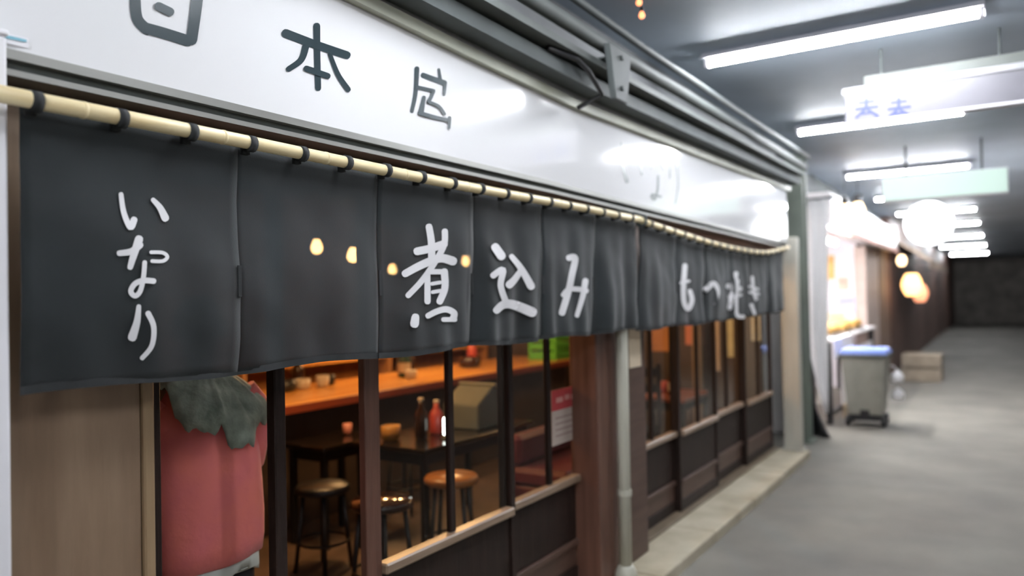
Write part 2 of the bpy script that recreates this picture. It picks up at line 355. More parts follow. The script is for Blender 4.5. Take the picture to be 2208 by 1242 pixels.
lamp(1.2,-1.9,-.7,'added unseen fluorescent tube on the opposite side of the alley beside the viewer')  # added out of view to light the person under the curtain
lamp(-1.4,-1.9,-.7,'added unseen fluorescent tube on the opposite side of the alley behind the viewer')  # also added out of view, extra light into the doorway
lamp(-.7,.45,1.62,'fluorescent tube behind the viewer')
warm = emit('warm_bulb', (1,.55,.20), BULB)
warm2 = emit('warm_small_bulb', (1,.34,.14), 1.6)
def small_bulb(p, label, r=.016, mt=None, ztop=3.02):
    t = thing('bulb', label, 'bulb', p)
    MB().lathe([(.002,-r),(r*.7,-r*.7),(r,0),(r*.75,r*.75),(r*.5,r*1.3)], (0,0,0), 14).build('globe', mt or warm2, t, True)
    MB().lathe([(r*.55,r*1.25),(r*.55,r*2.3),(.004,r*2.6),(.004,ztop-p[2])], (0,0,0), 10).build('socket', black, t, True)
small_bulb(UZ(1378,6,2.97), 'upper small orange bulb under the ceiling'); small_bulb(UZ(1384,34,2.93), 'lower small orange bulb under the ceiling')

# ------------------------------------------------------------------ noren
def fold(x, z, seed, e, amp):
    t = max(0, min(1, (1.97-z)/.6))
    y = 0
    for q in e:
        y += .030*amp*t**.8*math.exp(-((x-q)/.045)**2)
    y += amp*.010*t*math.sin(x*17+seed) + amp*.006*t*math.sin(x*41+seed*2+z*3)
    y += .014*noise.noise(Vector((x*3+z*1.5, z*3.5-x, seed)))*min(1,t*4) + .005*noise.noise(Vector((x*8+z*5, z*7, seed)))*min(1,t*4)
    y -= .012*t*math.sin(PI*min(1,t))
    return y
E1 = [.752,1.265,1.80,2.31,2.82,3.335,3.82]
def surf1(x, z):
    a = .45 if x < 1.8 else .45+.9*min(1,(x-1.8)/.7)
    return 1.632 + fold(x, z, 1.3, E1[1:-1], a)
E2 = [3.86,4.41,4.95,5.50,6.04,6.58,7.12]
def surf2(x, z): return 1.632 + fold(x, z, 4.1, E2[:-1], .85)
P2 = [(3.83,1.965),(4.27,1.942),(4.86,1.912),(5.48,1.895),(6.1,1.892),(6.5,1.905),(7.2,1.985)]
def pole2z(x):
    for (a, za), (b, zb) in zip(P2, P2[1:]):
        if x <= b: return za+(zb-za)*(x-a)/(b-a)
    return P2[-1][1]
def make_panels(root, edges, surf, topf, botf):
    for k, (a, b) in enumerate(zip(edges, edges[1:])):
        nx, nz = 22, 20; V, F = [], []
        for i in range(nx+1):
            u = i/nx
            for j in range(nz+1):
                v = j/nz
                g = -.004                       # panels overlap at the slits
                x = a + g*(k > 0) + (b-a-g*(k > 0)-g*(k < len(edges)-2))*u
                z = topf(x) + (botf(x)-topf(x))*v + (.006*math.sin(x*9) if v == 1 else 0)
                V.append((x, surf(x, z)+.004*(k%2), z))
        n1 = nz+1
        F = [(i*n1+j, (i+1)*n1+j, (i+1)*n1+j+1, i*n1+j+1) for i in range(nx) for j in range(nz)]
        o = link('cloth_panel', V, F, cloth, root, True)
        md = o.modifiers.new('thick', 'SOLIDIFY'); md.thickness = .0012; md.offset = 1
        hm = []; HF = []
        for i in range(nx+1):
            x, y, z = V[i*n1+nz]; hm += [(x,y-.0016,z),(x,y-.0016,z+.018)]
        HF = [(2*i,2*i+2,2*i+3,2*i+1) for i in range(nx)]
        link('hem', hm, HF, loopm, o, True)
        if k < len(edges)-2:
            MB().box(b-.005,b+.005, surf(b,1.66)-.006,surf(b,1.66)-.002,1.58,1.66).build('slit_patch', loopm, o)
def on(surf):
    def g(x, y):
        Y = 1.63
        for _ in range(4):
            p = UY(x, y, Y); Y = surf(p.x, p.z)-.003
        return UY(x, y, Y)
    return g
nr = thing('noren', 'long dark shop curtain with the largest white lettering, left of the pale pipe', 'curtain', (0,0,0))
make_panels(nr, E1, surf1, lambda x: 1.972, lambda x: 1.385)
nr2 = thing('noren', 'dark pleated shop curtain hanging from the sagging pole, right of the pale pipe', 'curtain')
make_panels(nr2, E2, surf2, lambda x: pole2z(x)+.004, lambda x: 1.378+.012*max(0,x-5))
S1, S2 = on(surf1), on(surf2)
def word(label, strokes, s, root):
    strokes = [(p, (a*1.13, b*1.13)) for p, (a, b) in strokes]
    o = brush(strokes, s, 'lettering', whiteink, root); o['label'] = label
word('white brushed hiragana running downwards', [
 ([(261,419),(267,458),(281,490),(289,474)],(9,13)),([(330,431),(345,448),(356,470)],(9,15)),
 ([(257,546),(283,542),(301,528)],(11,14)),([(299,516),(288,549),(280,576)],(16,11)),([(325,544),(350,545),(360,554),(350,563),(327,563)],(7,7)),
 ([(311,566),(308,600),(301,628),(290,638),(281,628),(290,612),(308,605),(330,606)],(9,11)),
 ([(298,661),(294,694),(284,727)],(9,17)),([(318,676),(330,705),(326,745),(305,772)],(11,9))], S1, nr)
word('large white brushed kanji', [
 ([(925,489),(930,520),(931,559)],(13,14)),([(959,499),(957,529),(936,568),(909,606),(880,637)],(12,11)),([(899,542),(927,536),(957,526)],(15,15)),
 ([(873,590),(909,571),(948,557),(976,563)],(14,17)),([(921,592),(921,650)],(11,12)),([(924,586),(954,586)],(10,10)),([(957,586),(958,621),(947,650)],(14,13)),
 ([(930,612),(948,609)],(7,7)),([(931,630),(948,627)],(7,7)),([(894,684),(892,698)],(15,17)),([(921,681),(939,672),(960,667),(977,675),(975,687)],(11,13)),([(954,689),(979,689)],(9,9))], S1, nr)
word('white brushed kanji with a sweeping base stroke', [([(1068,533),(1081,552)],(16,17)),([(1103,553),(1124,580),(1145,617)],(10,15)),([(1121,586),(1109,603),(1098,614)],(11,15)),
 ([(1063,594),(1084,582),(1079,615),(1090,651)],(12,12)),([(1070,669),(1085,657),(1106,657),(1147,673)],(14,19))], S1, nr)
word('white brushed hiragana beside the large kanji', [([(1227,556),(1240,557),(1233,594),(1226,627),(1212,674)],(12,13)),([(1214,636),(1226,624),(1250,624),(1264,627)],(9,10)),([(1262,606),(1256,639),(1244,680)],(12,9))], S1, nr)
word('white brushed hiragana loop', [([(1477,573),(1474,612),(1475,650),(1484,666),(1492,648),(1488,628)],(10,9)),([(1468,610),(1486,606)],(5,5))], S2, nr2)
word('white brushed hiragana hook', [([(1522,624),(1539,611),(1548,628),(1543,655)],(11,6))], S2, nr2)
word('white brushed kanji, blurred', [([(1587,590),(1581,620),(1573,664)],(9,9)),([(1570,617),(1595,623)],(10,10)),([(1590,605),(1587,653),(1590,680),(1603,683)],(7,7)),([(1572,640),(1597,636)],(6,6))], S2, nr2)
word('white brushed hiragana beside the end post', [([(1622,598),(1625,628),(1631,645)],(6,7)),([(1616,618),(1634,624)],(5,5)),([(1616,630),(1635,634)],(5,5)),([(1620,658),(1627,677)],(7,6))], S2, nr2)
# loops
lx = .76
def loop(root, x, z, dz=0):
    m_ = MB(); m_.tube([(x-.010,1.60,z-dz*.01),(x+.010,1.60,z+dz*.01)], .0215, 14)
    m_.box(x-.009,x+.009,1.612,1.628,z-.026,z+.004)
    m_.build('loop', loopm, root, True)
loops1 = [.765]+[.94+.1705*i for i in range(17)]
for x in loops1: loop(nr, x, 1.97)
for i in range(19):
    x = 3.93+.172*i; loop(nr2, x, pole2z(x), 0)
# bamboo poles
def bamboo_pole(name, label, pts, r):
    t = thing(name, label, 'pole')
    P = [Vector(p) for p in pts]
    MB().tube(P, r, 14).build('culm', bamboo, t, True)
    return t
bp1 = bamboo_pole('bamboo_pole', 'straight pale bamboo pole carrying the long dark curtain', [(.66,1.60,1.972)]+[(.66+.31*i,1.60,1.97+.003*math.sin(i)) for i in range(1,10)]+[(3.80,1.60,1.972)], .0175)
for i in range(9):
    x = .86+.34*i
    MB().lathe([(.0178,-.004),(.0186,-.001),(.0186,.001),(.0178,.004)], (0,0,0), 14).build('node', bamboo, bp1, True)
    C.objects[-1].rotation_euler = (0,PI/2,0); C.objects[-1].location = (x,1.60,1.97+.003*math.sin((x-.66)/.31))
bp2 = bamboo_pole('bamboo_pole', 'sagging bamboo pole carrying the pleated curtain by the end post', [(3.83+(7.2-3.83)*i/24,1.60,0) for i in range(25)], .0165)
me = bp2.children[0].data
def smz(x): return sum(pole2z(x+d) for d in (-.2,-.1,0,.1,.2))/5 if 4.0 < x < 7.0 else pole2z(x)
for v in me.vertices: v.co.z += smz(v.co.x)
bh = thing('pole_bracket', 'dark iron hook holding both bamboo poles at the pipe', 'bracket')
MB().tube([(3.815,1.76,2.01),(3.815,1.64,2.01),(3.815,1.575,1.99),(3.815,1.575,1.95),(3.815,1.60,1.94),(3.815,1.625,1.95)], .008, 8).build('hook', steel, bh, True)
box('plate', 3.795,3.835,1.75,1.76,1.96,2.02, steel, bh)

# ------------------------------------------------------------------ notices on the front
nt_ = thing('notice', 'cream paper notice pinned to the brown board beside the pale pipe', 'notice')
box('sheet', 3.965,4.125, 1.752,1.757, 1.16,1.50, mat('cream_paper', (.86,.72,.54), .8, var=.04, scale=12), nt_, 0)
for a in (3.98,4.11): MB().tube([(a,1.7525,1.485),(a,1.748,1.485)], .006, 8).build('pin', steel, nt_)
po = thing('poster', 'red and white notice stuck inside the glass left of the pillar', 'poster')
box('sheet', 3.345,3.655, 1.9085,1.911, .815,1.095, mat('poster_white', (.62,.50,.46), .7, var=.05), po, 0)
box('heading', 3.345,3.655, 1.9065,1.909, .99,1.095, mat('poster_red', (.55,.06,.07), .7, var=.1), po, 0)
for i,(a,b,z) in enumerate(((3.39,3.46,1.04),(3.48,3.53,1.045),(3.55,3.62,1.04))): box('print', a,b,1.9055,1.9068,z-.012,z+.014, mat('poster_pink', (.75,.35,.33), .7), po, 0)
for z in (.95,.92,.89,.86): box('print', 3.38,3.62,1.9072,1.9087,z-.004,z+.004, mat('poster_grey', (.40,.27,.25), .7), po, 0)

# ================================================================== INSIDE THE SHOP
FZ = .075
# counter
ct = thing('counter', 'long orange varnished counter at the back of the shop', 'counter')
box('top', 2.55,7.3, 3.80,4.65, .88,.92, orange, ct, .01)
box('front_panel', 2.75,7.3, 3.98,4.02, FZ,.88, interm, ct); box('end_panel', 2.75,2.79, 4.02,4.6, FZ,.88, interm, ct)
box('edge_band', 2.55,7.3, 3.785,3.80, .86,.915, mat('red_edge', (.22,.045,.02), .35), ct)
bs = thing('back_shelf', 'orange lit wooden back shelf behind the counter', 'shelf')
box('board', 2.2,7.3, 5.0,5.29, 1.02,1.06, orange, bs); box('board', 2.2,7.3,5.0,5.29,FZ,.1, orange, bs)
for x in (2.2,3.9,5.6,7.26): box('upright', x,x+.04,5.0,5.29,.1,1.02, warmwall, bs)
# things on the counter
brown_gl = mat('brown_glass', (.03,.012,.006), .12); green_gl = mat('green_glass', (.02,.05,.03), .12); cream = mat('cream_ceramic', (.55,.46,.36), .3, var=.05); redc = mat('red_plastic', (.40,.05,.035), .35)
def bottle(p, r, h, mt, label, capm, band=None):
    t = thing('bottle', label, 'bottle', p)
    MB().lathe([(r*.85,0),(r,.01),(r,h*.55),(r*.8,h*.66),(r*.38,h*.78),(r*.36,h*.95)], (0,0,0), 16).build('body', mt, t, True)
    MB().lathe([(r*.42,h*.94),(r*.42,h),(r*.3,h*1.005)], (0,0,0), 12).build('cap', capm, t, True)
    if band: MB().lathe([(r*1.01,h*.15),(r*1.015,h*.16),(r*1.015,h*.45),(r*1.01,h*.46)], (0,0,0), 16).build('paper_label', band, t, True)
def cup(p, r, h, mt, label, cat='cup', name='cup'):
    t = thing(name, label, cat, p)
    MB().lathe([(r*.7,0),(r*.95,h*.25),(r,h),(r*.9,h),(r*.82,h*.3),(r*.1,h*.12)], (0,0,0), 18).build('bowl', mt, t, True)
    MB().lathe([(r*.6,-.0),(r*.62,.004),(r*.5,.006)], (0,0,0), 18).build('foot_ring', mt, t)
cup((3.80,4.40,.92), .085,.085, black, 'black bowl at the left end of the orange counter', 'bowl', 'bowl')
cup((3.97,4.40,.92), .055,.075, cream, 'cream cup next to the black bowl on the counter')
bottle((4.03,4.52,.92), .05,.24, brown_gl, 'dark brown bottle behind the cream cup on the counter', redc)
cup((4.13,4.36,.92), .05,.085, cream, 'cream cup between the dark bottle and the black pot')
cup((4.25,4.42,.92), .05,.08, black, 'small black pot right of the cream cups')
bottle((4.95,4.25,.92), .055,.27, green_gl, 'dark green bottle standing on the middle of the counter', black, cream)
bottle((5.12,4.35,.92), .06,.26, brown_gl, 'dark brown bottle beside the green bottle on the counter', redc)
cup((4.88,4.12,.92), .05,.07, cream, 'cream cup in front of the green bottle')
cup((5.9,4.25,.92), .11,.10, brown_gl, 'dark brown bowl on the right part of the counter', 'bowl', 'bowl')
bottle((6.15,4.4,.92), .05,.26, redc, 'red bottle on the right part of the counter', black)
# green crate on counter end
gc = thing('crate', 'bright green plastic crate at the far end of the counter', 'crate', (7.1,4.03,.92))
gm = mat('green_plastic', (.10,.42,.06), .4)
MB().box(-.2,.2,-.15,.15,0,.02).build('bottom', gm, gc)
for s in (-1,1):
    for z in (.05,.14,.23): MB().box(-.2,.2,s*.15-.01,s*.15+.01,z-.03,z+.03).build('slat', gm, gc); MB().box(s*.2-.01,s*.2+.01,-.16,.16,z-.03,z+.03).build('slat', gm, gc)
    for q in (-1,1): MB().box(s*.2-.014,s*.2+.014,q*.15-.014,q*.15+.014,0,.27).build('corner', gm, gc)
# small table with pink cup, near the counter
def table(label, x0,x1,y0,y1,z, mt=None):
    t = thing('table', label, 'table', ((x0+x1)/2,(y0+y1)/2,FZ)); hx, hy = (x1-x0)/2, (y1-y0)/2; h = z-FZ
    MB().box(-hx,hx,-hy,hy,h-.03,h).build('top', mt or blackgl, t, bevel=.006)
    MB().box(-hx+.04,hx-.04,-hy+.04,hy-.04,h-.10,h-.03).build('apron', black, t)
    for sx in (-1,1):
        for sy in (-1,1): MB().box(sx*(hx-.045)-.02,sx*(hx-.045)+.02,sy*(hy-.045)-.02,sy*(hy-.045)+.02,0,h-.03).build('leg', black, t, bevel=.003)
    return t
table('small black table with a pink cup, before the counter', 3.22,3.72,3.40,3.76,.70)
cup((3.62,3.60,.70), .03,.07, mat('pink_cup', (.55,.22,.18), .3), 'small pink cup on the small black table')
table('long black table set with bottles and a grey case', 3.36,4.55,2.74,3.32,.72)
bottle((3.62,2.98,.72), .04,.25, brown_gl, 'slim dark bottle on the long black table', cream)
cup((3.50,3.12,.72), .06,.09, mat('amber', (.40,.20,.05), .25), 'amber jar at the left end of the long black table', 'jar', 'jar')
bottle((3.82,3.02,.72), .045,.21, redc, 'red sauce bottle on the long black table', cream)
nh = thing('white_upright', 'small bright white upright object on the long black table', 'lamp', (3.70,2.86,.72))  # unidentified white upright object, built with an emissive stem
MB().lathe([(.001,.02),(.011,.024),(.012,.03),(.012,.12),(.009,.126),(.001,.128)], (0,0,0), 14).build('white_stem', emit('upright_white', (.92,1,.95), 9), nh, True)
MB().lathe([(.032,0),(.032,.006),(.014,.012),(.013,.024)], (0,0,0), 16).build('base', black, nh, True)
gb = thing('glass_case', 'grey case with a slanted lid on the long black table', 'case', (4.18,2.98,.72))
pr = [(-.16,0),(.16,0),(.16,.20),(.02,.27),(-.16,.16)]
V = [(x,-.14,z) for x,z in pr]+[(x,.14,z) for x,z in pr]
link('body', V, [(4,3,2,1,0),(5,6,7,8,9)]+[(i,(i+1)%5,5+(i+1)%5,5+i) for i in range(5)], mat('grey_case', (.13,.14,.12), .35, var=.1), gb, bevel=.008)
link('lid', [(.03,-.15,.285),(.17,-.15,.215),(.17,.15,.215),(.03,.15,.285),(.03,-.15,.272),(.17,-.15,.202),(.17,.15,.202),(.03,.15,.272)], BF, mat('case_lid', (.42,.42,.36), .3), gb, bevel=.003)
MB().tube([(.06,-.155,.262),(.10,-.175,.25),(.14,-.155,.225)], .006, 8).build('handle', steel, gb, True)
# stools
def stool(label, x, y, h, r, mt):
    t = thing('stool', label, 'stool', (x,y,FZ), random.uniform(0,1), group='round stools in the shop')
    MB().lathe([(r*.9,h-.045),(r,h-.035),(r,h-.012),(r*.93,h),(.01,h+.004)], (0,0,0), 24).build('seat', mt, t, True)
    for k in range(4):
        a = PI/4+k*PI/2
        MB().tube([(math.cos(a)*r*.7,math.sin(a)*r*.7,h-.045),(math.cos(a)*r*1.02,math.sin(a)*r*1.02,0)], .012, 8).build('leg', black, t, True)
    pts = [(math.cos(q*PI/12)*r*.92,math.sin(q*PI/12)*r*.92,h*.35) for q in range(25)]
    MB().tube(pts, .008, 6, False).build('foot_ring', black, t, True)
hs = h_ = .60-FZ
seatb = mat('seat_vinyl', (.035,.014,.010), .12, coat=.5); seato = mat('seat_wood', (.34,.13,.035), .3, scale=3, stretch=(8,1,1), col2=(.45,.20,.06))
stool('round black stool nearest the open doorway', 2.80,2.56,.60-FZ,.155, seatb)
stool('round stool with a lit orange wooden seat', 3.36,2.56,.60-FZ,.15, seato)
stool('round black stool in front of the small table', 3.02,3.2,.55-FZ,.15, black)
stool('round black stool beyond the long black table', 4.15,3.55,.60-FZ,.15, seatb)
# maroon bench
mb_ = thing('bench', 'maroon upholstered bench behind the second sliding door', 'bench', (4.55,2.45,FZ))
mar = mat('maroon_vinyl', (.13,.022,.03), .4, var=.15, scale=4)
MB().box(-.45,.45,-.2,.2,.06,.30).build('base', mar, mb_, bevel=.01); MB().box(-.46,.46,-.22,.22,.30,.42).build('seat_cushion', mar, mb_, bevel=.03)
MB().box(-.46,.46,.12,.22,.42,.62).build('backrest', mar, mb_, bevel=.03)
for s in (-1,1): MB().box(s*.4-.03,s*.4+.03,-.17,.17,0,.06).build('foot', black, mb_)
# papers and boards on the end wall
XW = 7.5
def sheet(px0,py0,px1,py1, label, col, var=.1):
    a = UX(px0,py0,XW-.012); b = UX(px1,py1,XW-.012)
    t = thing('wall_paper_sheet' if False else 'menu_sheet', label, 'menu', group=None)
    box('sheet', XW-.010,XW-.004, min(a.y,b.y),max(a.y,b.y), min(a.z,b.z),max(a.z,b.z), mat(label[:30], col, .7, var=var), t, 0)
    zc = max(a.z,b.z)-.015; yc = (a.y+b.y)/2
    MB().tube([(XW-.010,yc,zc),(XW-.016,yc,zc)], .006, 8).build('pin', steel, t)
sheet(1404,660,1444,758, 'tan paper menu on the end wall, seen through the first right hand door', (.45,.20,.08))
sheet(1476,650,1516,744, 'salmon paper menu on the end wall beside the tan one', (.62,.22,.14))
sheet(1530,640,1552,800, 'tall cream paper menu on the end wall', (.60,.46,.34))
sheet(1566,640,1582,770, 'pale yellow paper strip right of the tall cream menu', (.62,.55,.32))
sheet(1618,640,1640,735, 'pale paper strip nearest the front of the end wall', (.62,.58,.45))  # yellowish white lamps put in as a pale coloured sheet
tag(box('wooden_post', 7.36,7.46, 2.50,2.58, FZ,2.75, trimw), 'pale wooden post standing against the end wall', 'post')
def chair(label, x, y, rz):
    t = thing('chair', label, 'chair', (x,y,FZ), rz, group='dark chairs by the right hand doors')
    MB().box(-.19,.19,-.19,.19,.40,.45).build('seat', blackgl, t, bevel=.01)
    for sx in (-1,1):
        MB().box(sx*.17-.018,sx*.17+.018,-.185,-.15,0,.40).build('leg', darkwood, t); MB().box(sx*.17-.018,sx*.17+.018,.15,.185,0,.95).build('leg', darkwood, t)
    for z in (.62,.75,.88): MB().box(-.155,.155,.155,.18,z-.035,z+.035).build('back_slat', darkwood, t)
chair('dark slatted chair close to the first right hand door', 5.55,2.4,-1.2); chair('dark slatted chair farther in, beyond the reddish table', 6.75,3.15,2.8)
table('reddish brown table behind the right hand doors', 5.95,6.65,2.15,2.75,.72, mat('reddish_top', (.20,.06,.035), .3, var=.2))
bottle((6.2,2.35,.72), .04,.24, brown_gl, 'brown bottle on the reddish table', black, cream)
cup((6.4,2.5,.72), .045,.09, redc, 'red cup on the reddish table')

# pendant lamps in the shop: bare warm bulbs
def pendant(p, label, watts=PEND):
    t = thing('pendant_lamp', label, 'lamp', (p[0],p[1],2.75))
    d = p[2]-2.75
    MB().lathe([(.004,d-.034),(.022,d-.028),(.034,d-.004),(.030,d+.018),(.016,d+.05)], (0,0,0), 16).build('bulb', warm, t, True)
    MB().lathe([(.018,d+.05),(.018,d+.10),(.006,d+.11)], (0,0,0), 12).build('socket', black, t, True)
    MB().tube([(0,0,d+.1),(0,0,0)], .004, 6).build('cord', black, t)
    ld = bpy.data.lights.new('pendant_glow', 'POINT'); ld.energy = watts; ld.color = (1,.58,.26); ld.shadow_soft_size = .05
    lo = bpy.data.objects.new('pendant_glow', ld); C.objects.link(lo); lo.parent = t; lo.location = (0,0,d-.09)
pendant(UY(683,535,3.3), 'warm bulb glowing through the curtain, leftmost of the four')
pendant(UY(761,553,3.1), 'brightest warm bulb glowing through the curtain')
pendant(UY(846,582,4.4), 'small warm bulb glowing through the curtain left of the large kanji')
pendant(UY(1004,565,3.9), 'warm bulb glowing through the curtain right of the large kanji')
pendant((5.6,4.3,2.3), 'warm bulb over the right part of the counter'); pendant((6.5,2.5,2.3), 'warm bulb over the reddish table')

# ------------------------------------------------------------------ person standing in the doorway
def person():
    px, py = UY(436,1000,2.28).x, 2.28
    t = thing('person', 'person in a red top and grey green shawl standing in the doorway', 'person', (px,py,FZ), R(-25))
    skin = mat('skin', (.48,.28,.19), .5, var=.05)
    # local: +Y is the way the person faces (into the shop); body as one skinned mesh
    J = {}; vs, es, rs = [], [], []
    def v(n, p, r): J[n] = len(vs); vs.append(p); rs.append(r)
    def e(a, b): es.append((J[a], J[b]))
    v('pel',(0,0,.76),(.135,.10)); v('wst',(0,0,.92),(.115,.085)); v('chs',(0,.005,1.10),(.135,.095)); v('nkb',(0,.0,1.22),(.06,.055)); v('nck',(0,.012,1.28),(.045,.045)); v('hd1',(0,.02,1.335),(.06,.07)); v('hd2',(0,.02,1.40),(.072,.088)); v('hd3',(0,.012,1.465),(.062,.075))
    for a, b in (('pel','wst'),('wst','chs'),('chs','nkb'),('nkb','nck'),('nck','hd1'),('hd1','hd2'),('hd2','hd3')): e(a,b)
    for s, q in ((-1,'l'),(1,'r')):
        v('sh'+q,(s*.155,0,1.18),(.05,.05)); v('el'+q,(s*.165,.05,.95),(.038,.038)); v('wr'+q,(s*.13,.22,.93),(.026,.026)); v('pm'+q,(s*.115,.27,.93),(.034,.020)); v('pe'+q,(s*.11,.31,.93),(.034,.016))
        for a, b in (('chs','sh'),('sh','el'),('el','wr'),('wr','pm'),('pm','pe')): e(a if a == 'chs' else a+q, b+q)
        for k, (dx, l) in enumerate(((-.026,.060),(-.009,.070),(.009,.066),(.026,.052))):
            v('f%d'%k+q,(s*.11+dx,.332,.932),(.009,.009)); v('g%d'%k+q,(s*.11+dx*1.1,.332+l*.6,.925),(.008,.008)); v('h%d'%k+q,(s*.11+dx*1.1,.332+l,.908),(.007,.007))
            e('pe'+q,'f%d'%k+q); e('f%d'%k+q,'g%d'%k+q); e('g%d'%k+q,'h%d'%k+q)
        v('t0'+q,(s*.11-s*.045,.285,.928),(.011,.011)); v('t1'+q,(s*.11-s*.058,.325,.92),(.009,.009)); e('pm'+q,'t0'+q); e('t0'+q,'t1'+q)
        v('hp'+q,(s*.085,0,.70),(.085,.085)); v('kn'+q,(s*.09,.01,.42),(.055,.055)); v('an'+q,(s*.09,-.01,.08),(.035,.035)); v('ft'+q,(s*.10,.08,.03),(.038,.028)); v('to'+q,(s*.105,.15,.025),(.034,.02))
        for a, b in (('pel','hp'),('hp','kn'),('kn','an'),('an','ft'),('ft','to')): e(a if a == 'pel' else a+q, b+q)
    me = bpy.data.meshes.new('body'); me.from_pydata(vs, es, []); o = bpy.data.objects.new('body', me); C.objects.link(o); o.parent = t; me.materials.append(skin)
    md = o.modifiers.new('skin','SKIN'); md.use_smooth_shade = True
    sv = me.skin_vertices[0].data
    for i, r in enumerate(rs): sv[i].radius = r; sv[i].use_root = (i == 0)
    o.modifiers.new('sub','SUBSURF').levels = 1; o.modifiers['sub'].render_levels = 1
    # face
    for s in (-1,1):
        MB().lathe([(.001,-.012),(.009,-.008),(.011,0),(.009,.008),(.001,.012)], (s*.028,.098,1.405), 10).build('eye', mat('eye', (.02,.015,.012), .2), o, True)
        MB().lathe([(.004,-.03),(.014,-.012),(.016,.01),(.006,.028)], (s*.076,.012,1.40), 10).build('ear', skin, o, True)
    link('nose', [(-.013,.098,1.375),(.013,.098,1.375),(0,.128,1.378),(0,.102,1.412)], [(0,1,2),(0,2,3),(1,3,2),(0,3,1)], skin, o, True)
    MB().tube([(-.022,.094,1.35),(0,.102,1.348),(.022,.094,1.35)], .005, 8).build('mouth', mat('lips', (.40,.14,.12), .5), o, True)
    # hair cap
    V, F = [], []; n, k = 18, 8
    for i in range(k):
        f = i/(k-1)*R(112)
        for j in range(n):
            a = 2*PI*j/n; back = math.sin(a) < .35
            ff = f*(1 if back else .62)
            V.append((.088*math.sin(ff)*math.cos(a), .012+.10*math.sin(ff)*math.sin(a), 1.418+.10*math.cos(ff)))
    F = [(i*n+j, i*n+(j+1)%n, (i+1)*n+(j+1)%n, (i+1)*n+j) for i in range(k-1) for j in range(n)]
    h = link('hair', V, F, mat('black_hair', (.012,.010,.009), .5, var=.3, scale=30), t, True)
    h.modifiers.new('th','SOLIDIFY').thickness = .012
    # red top: lofted torso with folds, sleeves
    def loft(name, rings, mt, parent, n=44, fold_=.006, seed=0, smooth=True, hem=None):
        V, F = [], []
        for (z, rx, ry, cy) in rings:
            for j in range(n):
                a = 2*PI*j/n
                d = 1 + fold_/rx*(math.sin(a*7+z*6+seed)+.6*math.sin(a*13-z*9))
                zz_ = z + (hem(a) if hem and (z, rx, ry, cy) == rings[0] else 0)
                V.append((rx*d*math.cos(a), cy+ry*d*math.sin(a), zz_))
        k = len(rings)
        F = [(i*n+j, i*n+(j+1)%n, (i+1)*n+(j+1)%n, (i+1)*n+j) for i in range(k-1) for j in range(n)]
        ob = link(name, V, F, mt, parent, smooth); ob.modifiers.new('th','SOLIDIFY').thickness = .004
        return ob
    red = mat('red_cloth', (.86,.21,.23), .8, scale=7, col2=(.95,.25,.20), bump=.2, bscale=40, sheen=.2)
    rings = [(.63,.190,.145,0),(.70,.195,.15,0),(.78,.197,.148,0),(.88,.195,.143,0),(.98,.19,.138,0),(1.08,.178,.125,0),(1.15,.168,.115,0),(1.20,.13,.09,0),(1.235,.07,.065,.005)]
    r_ = loft('red_top', rings, red, t, fold_=.004, hem=lambda a: .02*math.cos(a))
    for s in (-1,1):
        MB().tube([(s*.12,0,1.165),(s*.165,.0,1.12),(s*.165,.03,1.0),(s*.165,.05,.945),(s*.15,.13,.935),(s*.135,.19,.935)], [.075,.07,.062,.058,.052,.05], 18).build('sleeve', red, r_, True)
    loft('white_hem', [(.585,.180,.135,0),(.60,.182,.137,0),(.66,.182,.137,0)], mat('white_cotton', (.62,.66,.62), .8, var=.05), t, fold_=.004, seed=2, hem=lambda a: .015*math.sin(a*5)+.012*math.cos(a))
    dk = mat('dark_trousers', (.012,.012,.014), .8, var=.2)
    tr = MB()
    for s in (-1,1): tr.tube([(s*.06,0,.80),(s*.07,0,.66),(s*.085,.005,.42),(s*.09,-.005,.10)], [.095,.095,.08,.07], 20)
    tr.build('trousers', dk, t, True)
    for s in (-1,1): link('shoe', [(s*.10+a,b,c) for a,b,c in ((-.045,-.07,0),(.045,-.07,0),(.05,.08,0),(.03,.18,0),(-.03,.18,0),(-.05,.08,0),(-.04,-.065,.08),(.04,-.065,.08),(.045,.06,.07),(.028,.16,.045),(-.028,.16,.045),(-.045,.06,.07))], [(5,4,3,2,1,0),(6,7,8,9,10,11)]+[(i,(i+1)%6,6+(i+1)%6,6+i) for i in range(6)], black, t, bevel=.012)
    # shawl: ragged lower edge
    shm = mat('shawl_wool', (.17,.22,.18), .9, scale=16, col2=(.40,.46,.39), bump=.5, bscale=60, sheen=.3)
    n, k = 120, 9; V, F = [], []
    for j in range(n):
        a = 2*PI*j/n
        u_ = math.cos(a); low = 1.07
        if math.sin(a) < .25:
            T = [(-1.01,1.25),(-.62,1.23),(-.5,1.13),(-.3,1.09),(.08,1.075),(.16,1.09),(.28,1.02),(.62,1.015),(.74,1.07),(1.01,1.09)]
            for (ua, za), (ub, zb) in zip(T, T[1:]):
                if ua <= u_ <= ub: low = za+(zb-za)*(u_-ua)/(ub-ua)
        low += .007*math.sin(a*17)+.006*math.sin(a*31+1)
        for i in range(k):
            v_ = i/(k-1); z = 1.265 + (low-1.265)*v_
            rr = .072 + (.215-.072)*min(1, (v_*1.5))**.75
            rr *= 1 + .035*math.sin(a*9+z*10)*v_
            V.append((rr*math.cos(a), rr*.76*math.sin(a), z))
    F = [(j*k+i, ((j+1)%n)*k+i, ((j+1)%n)*k+i+1, j*k+i+1) for j in range(n) for i in range(k-1)]
    sh = link('shawl', V, F, shm, t, True); sh.modifiers.new('th','SOLIDIFY').thickness = .006
person()

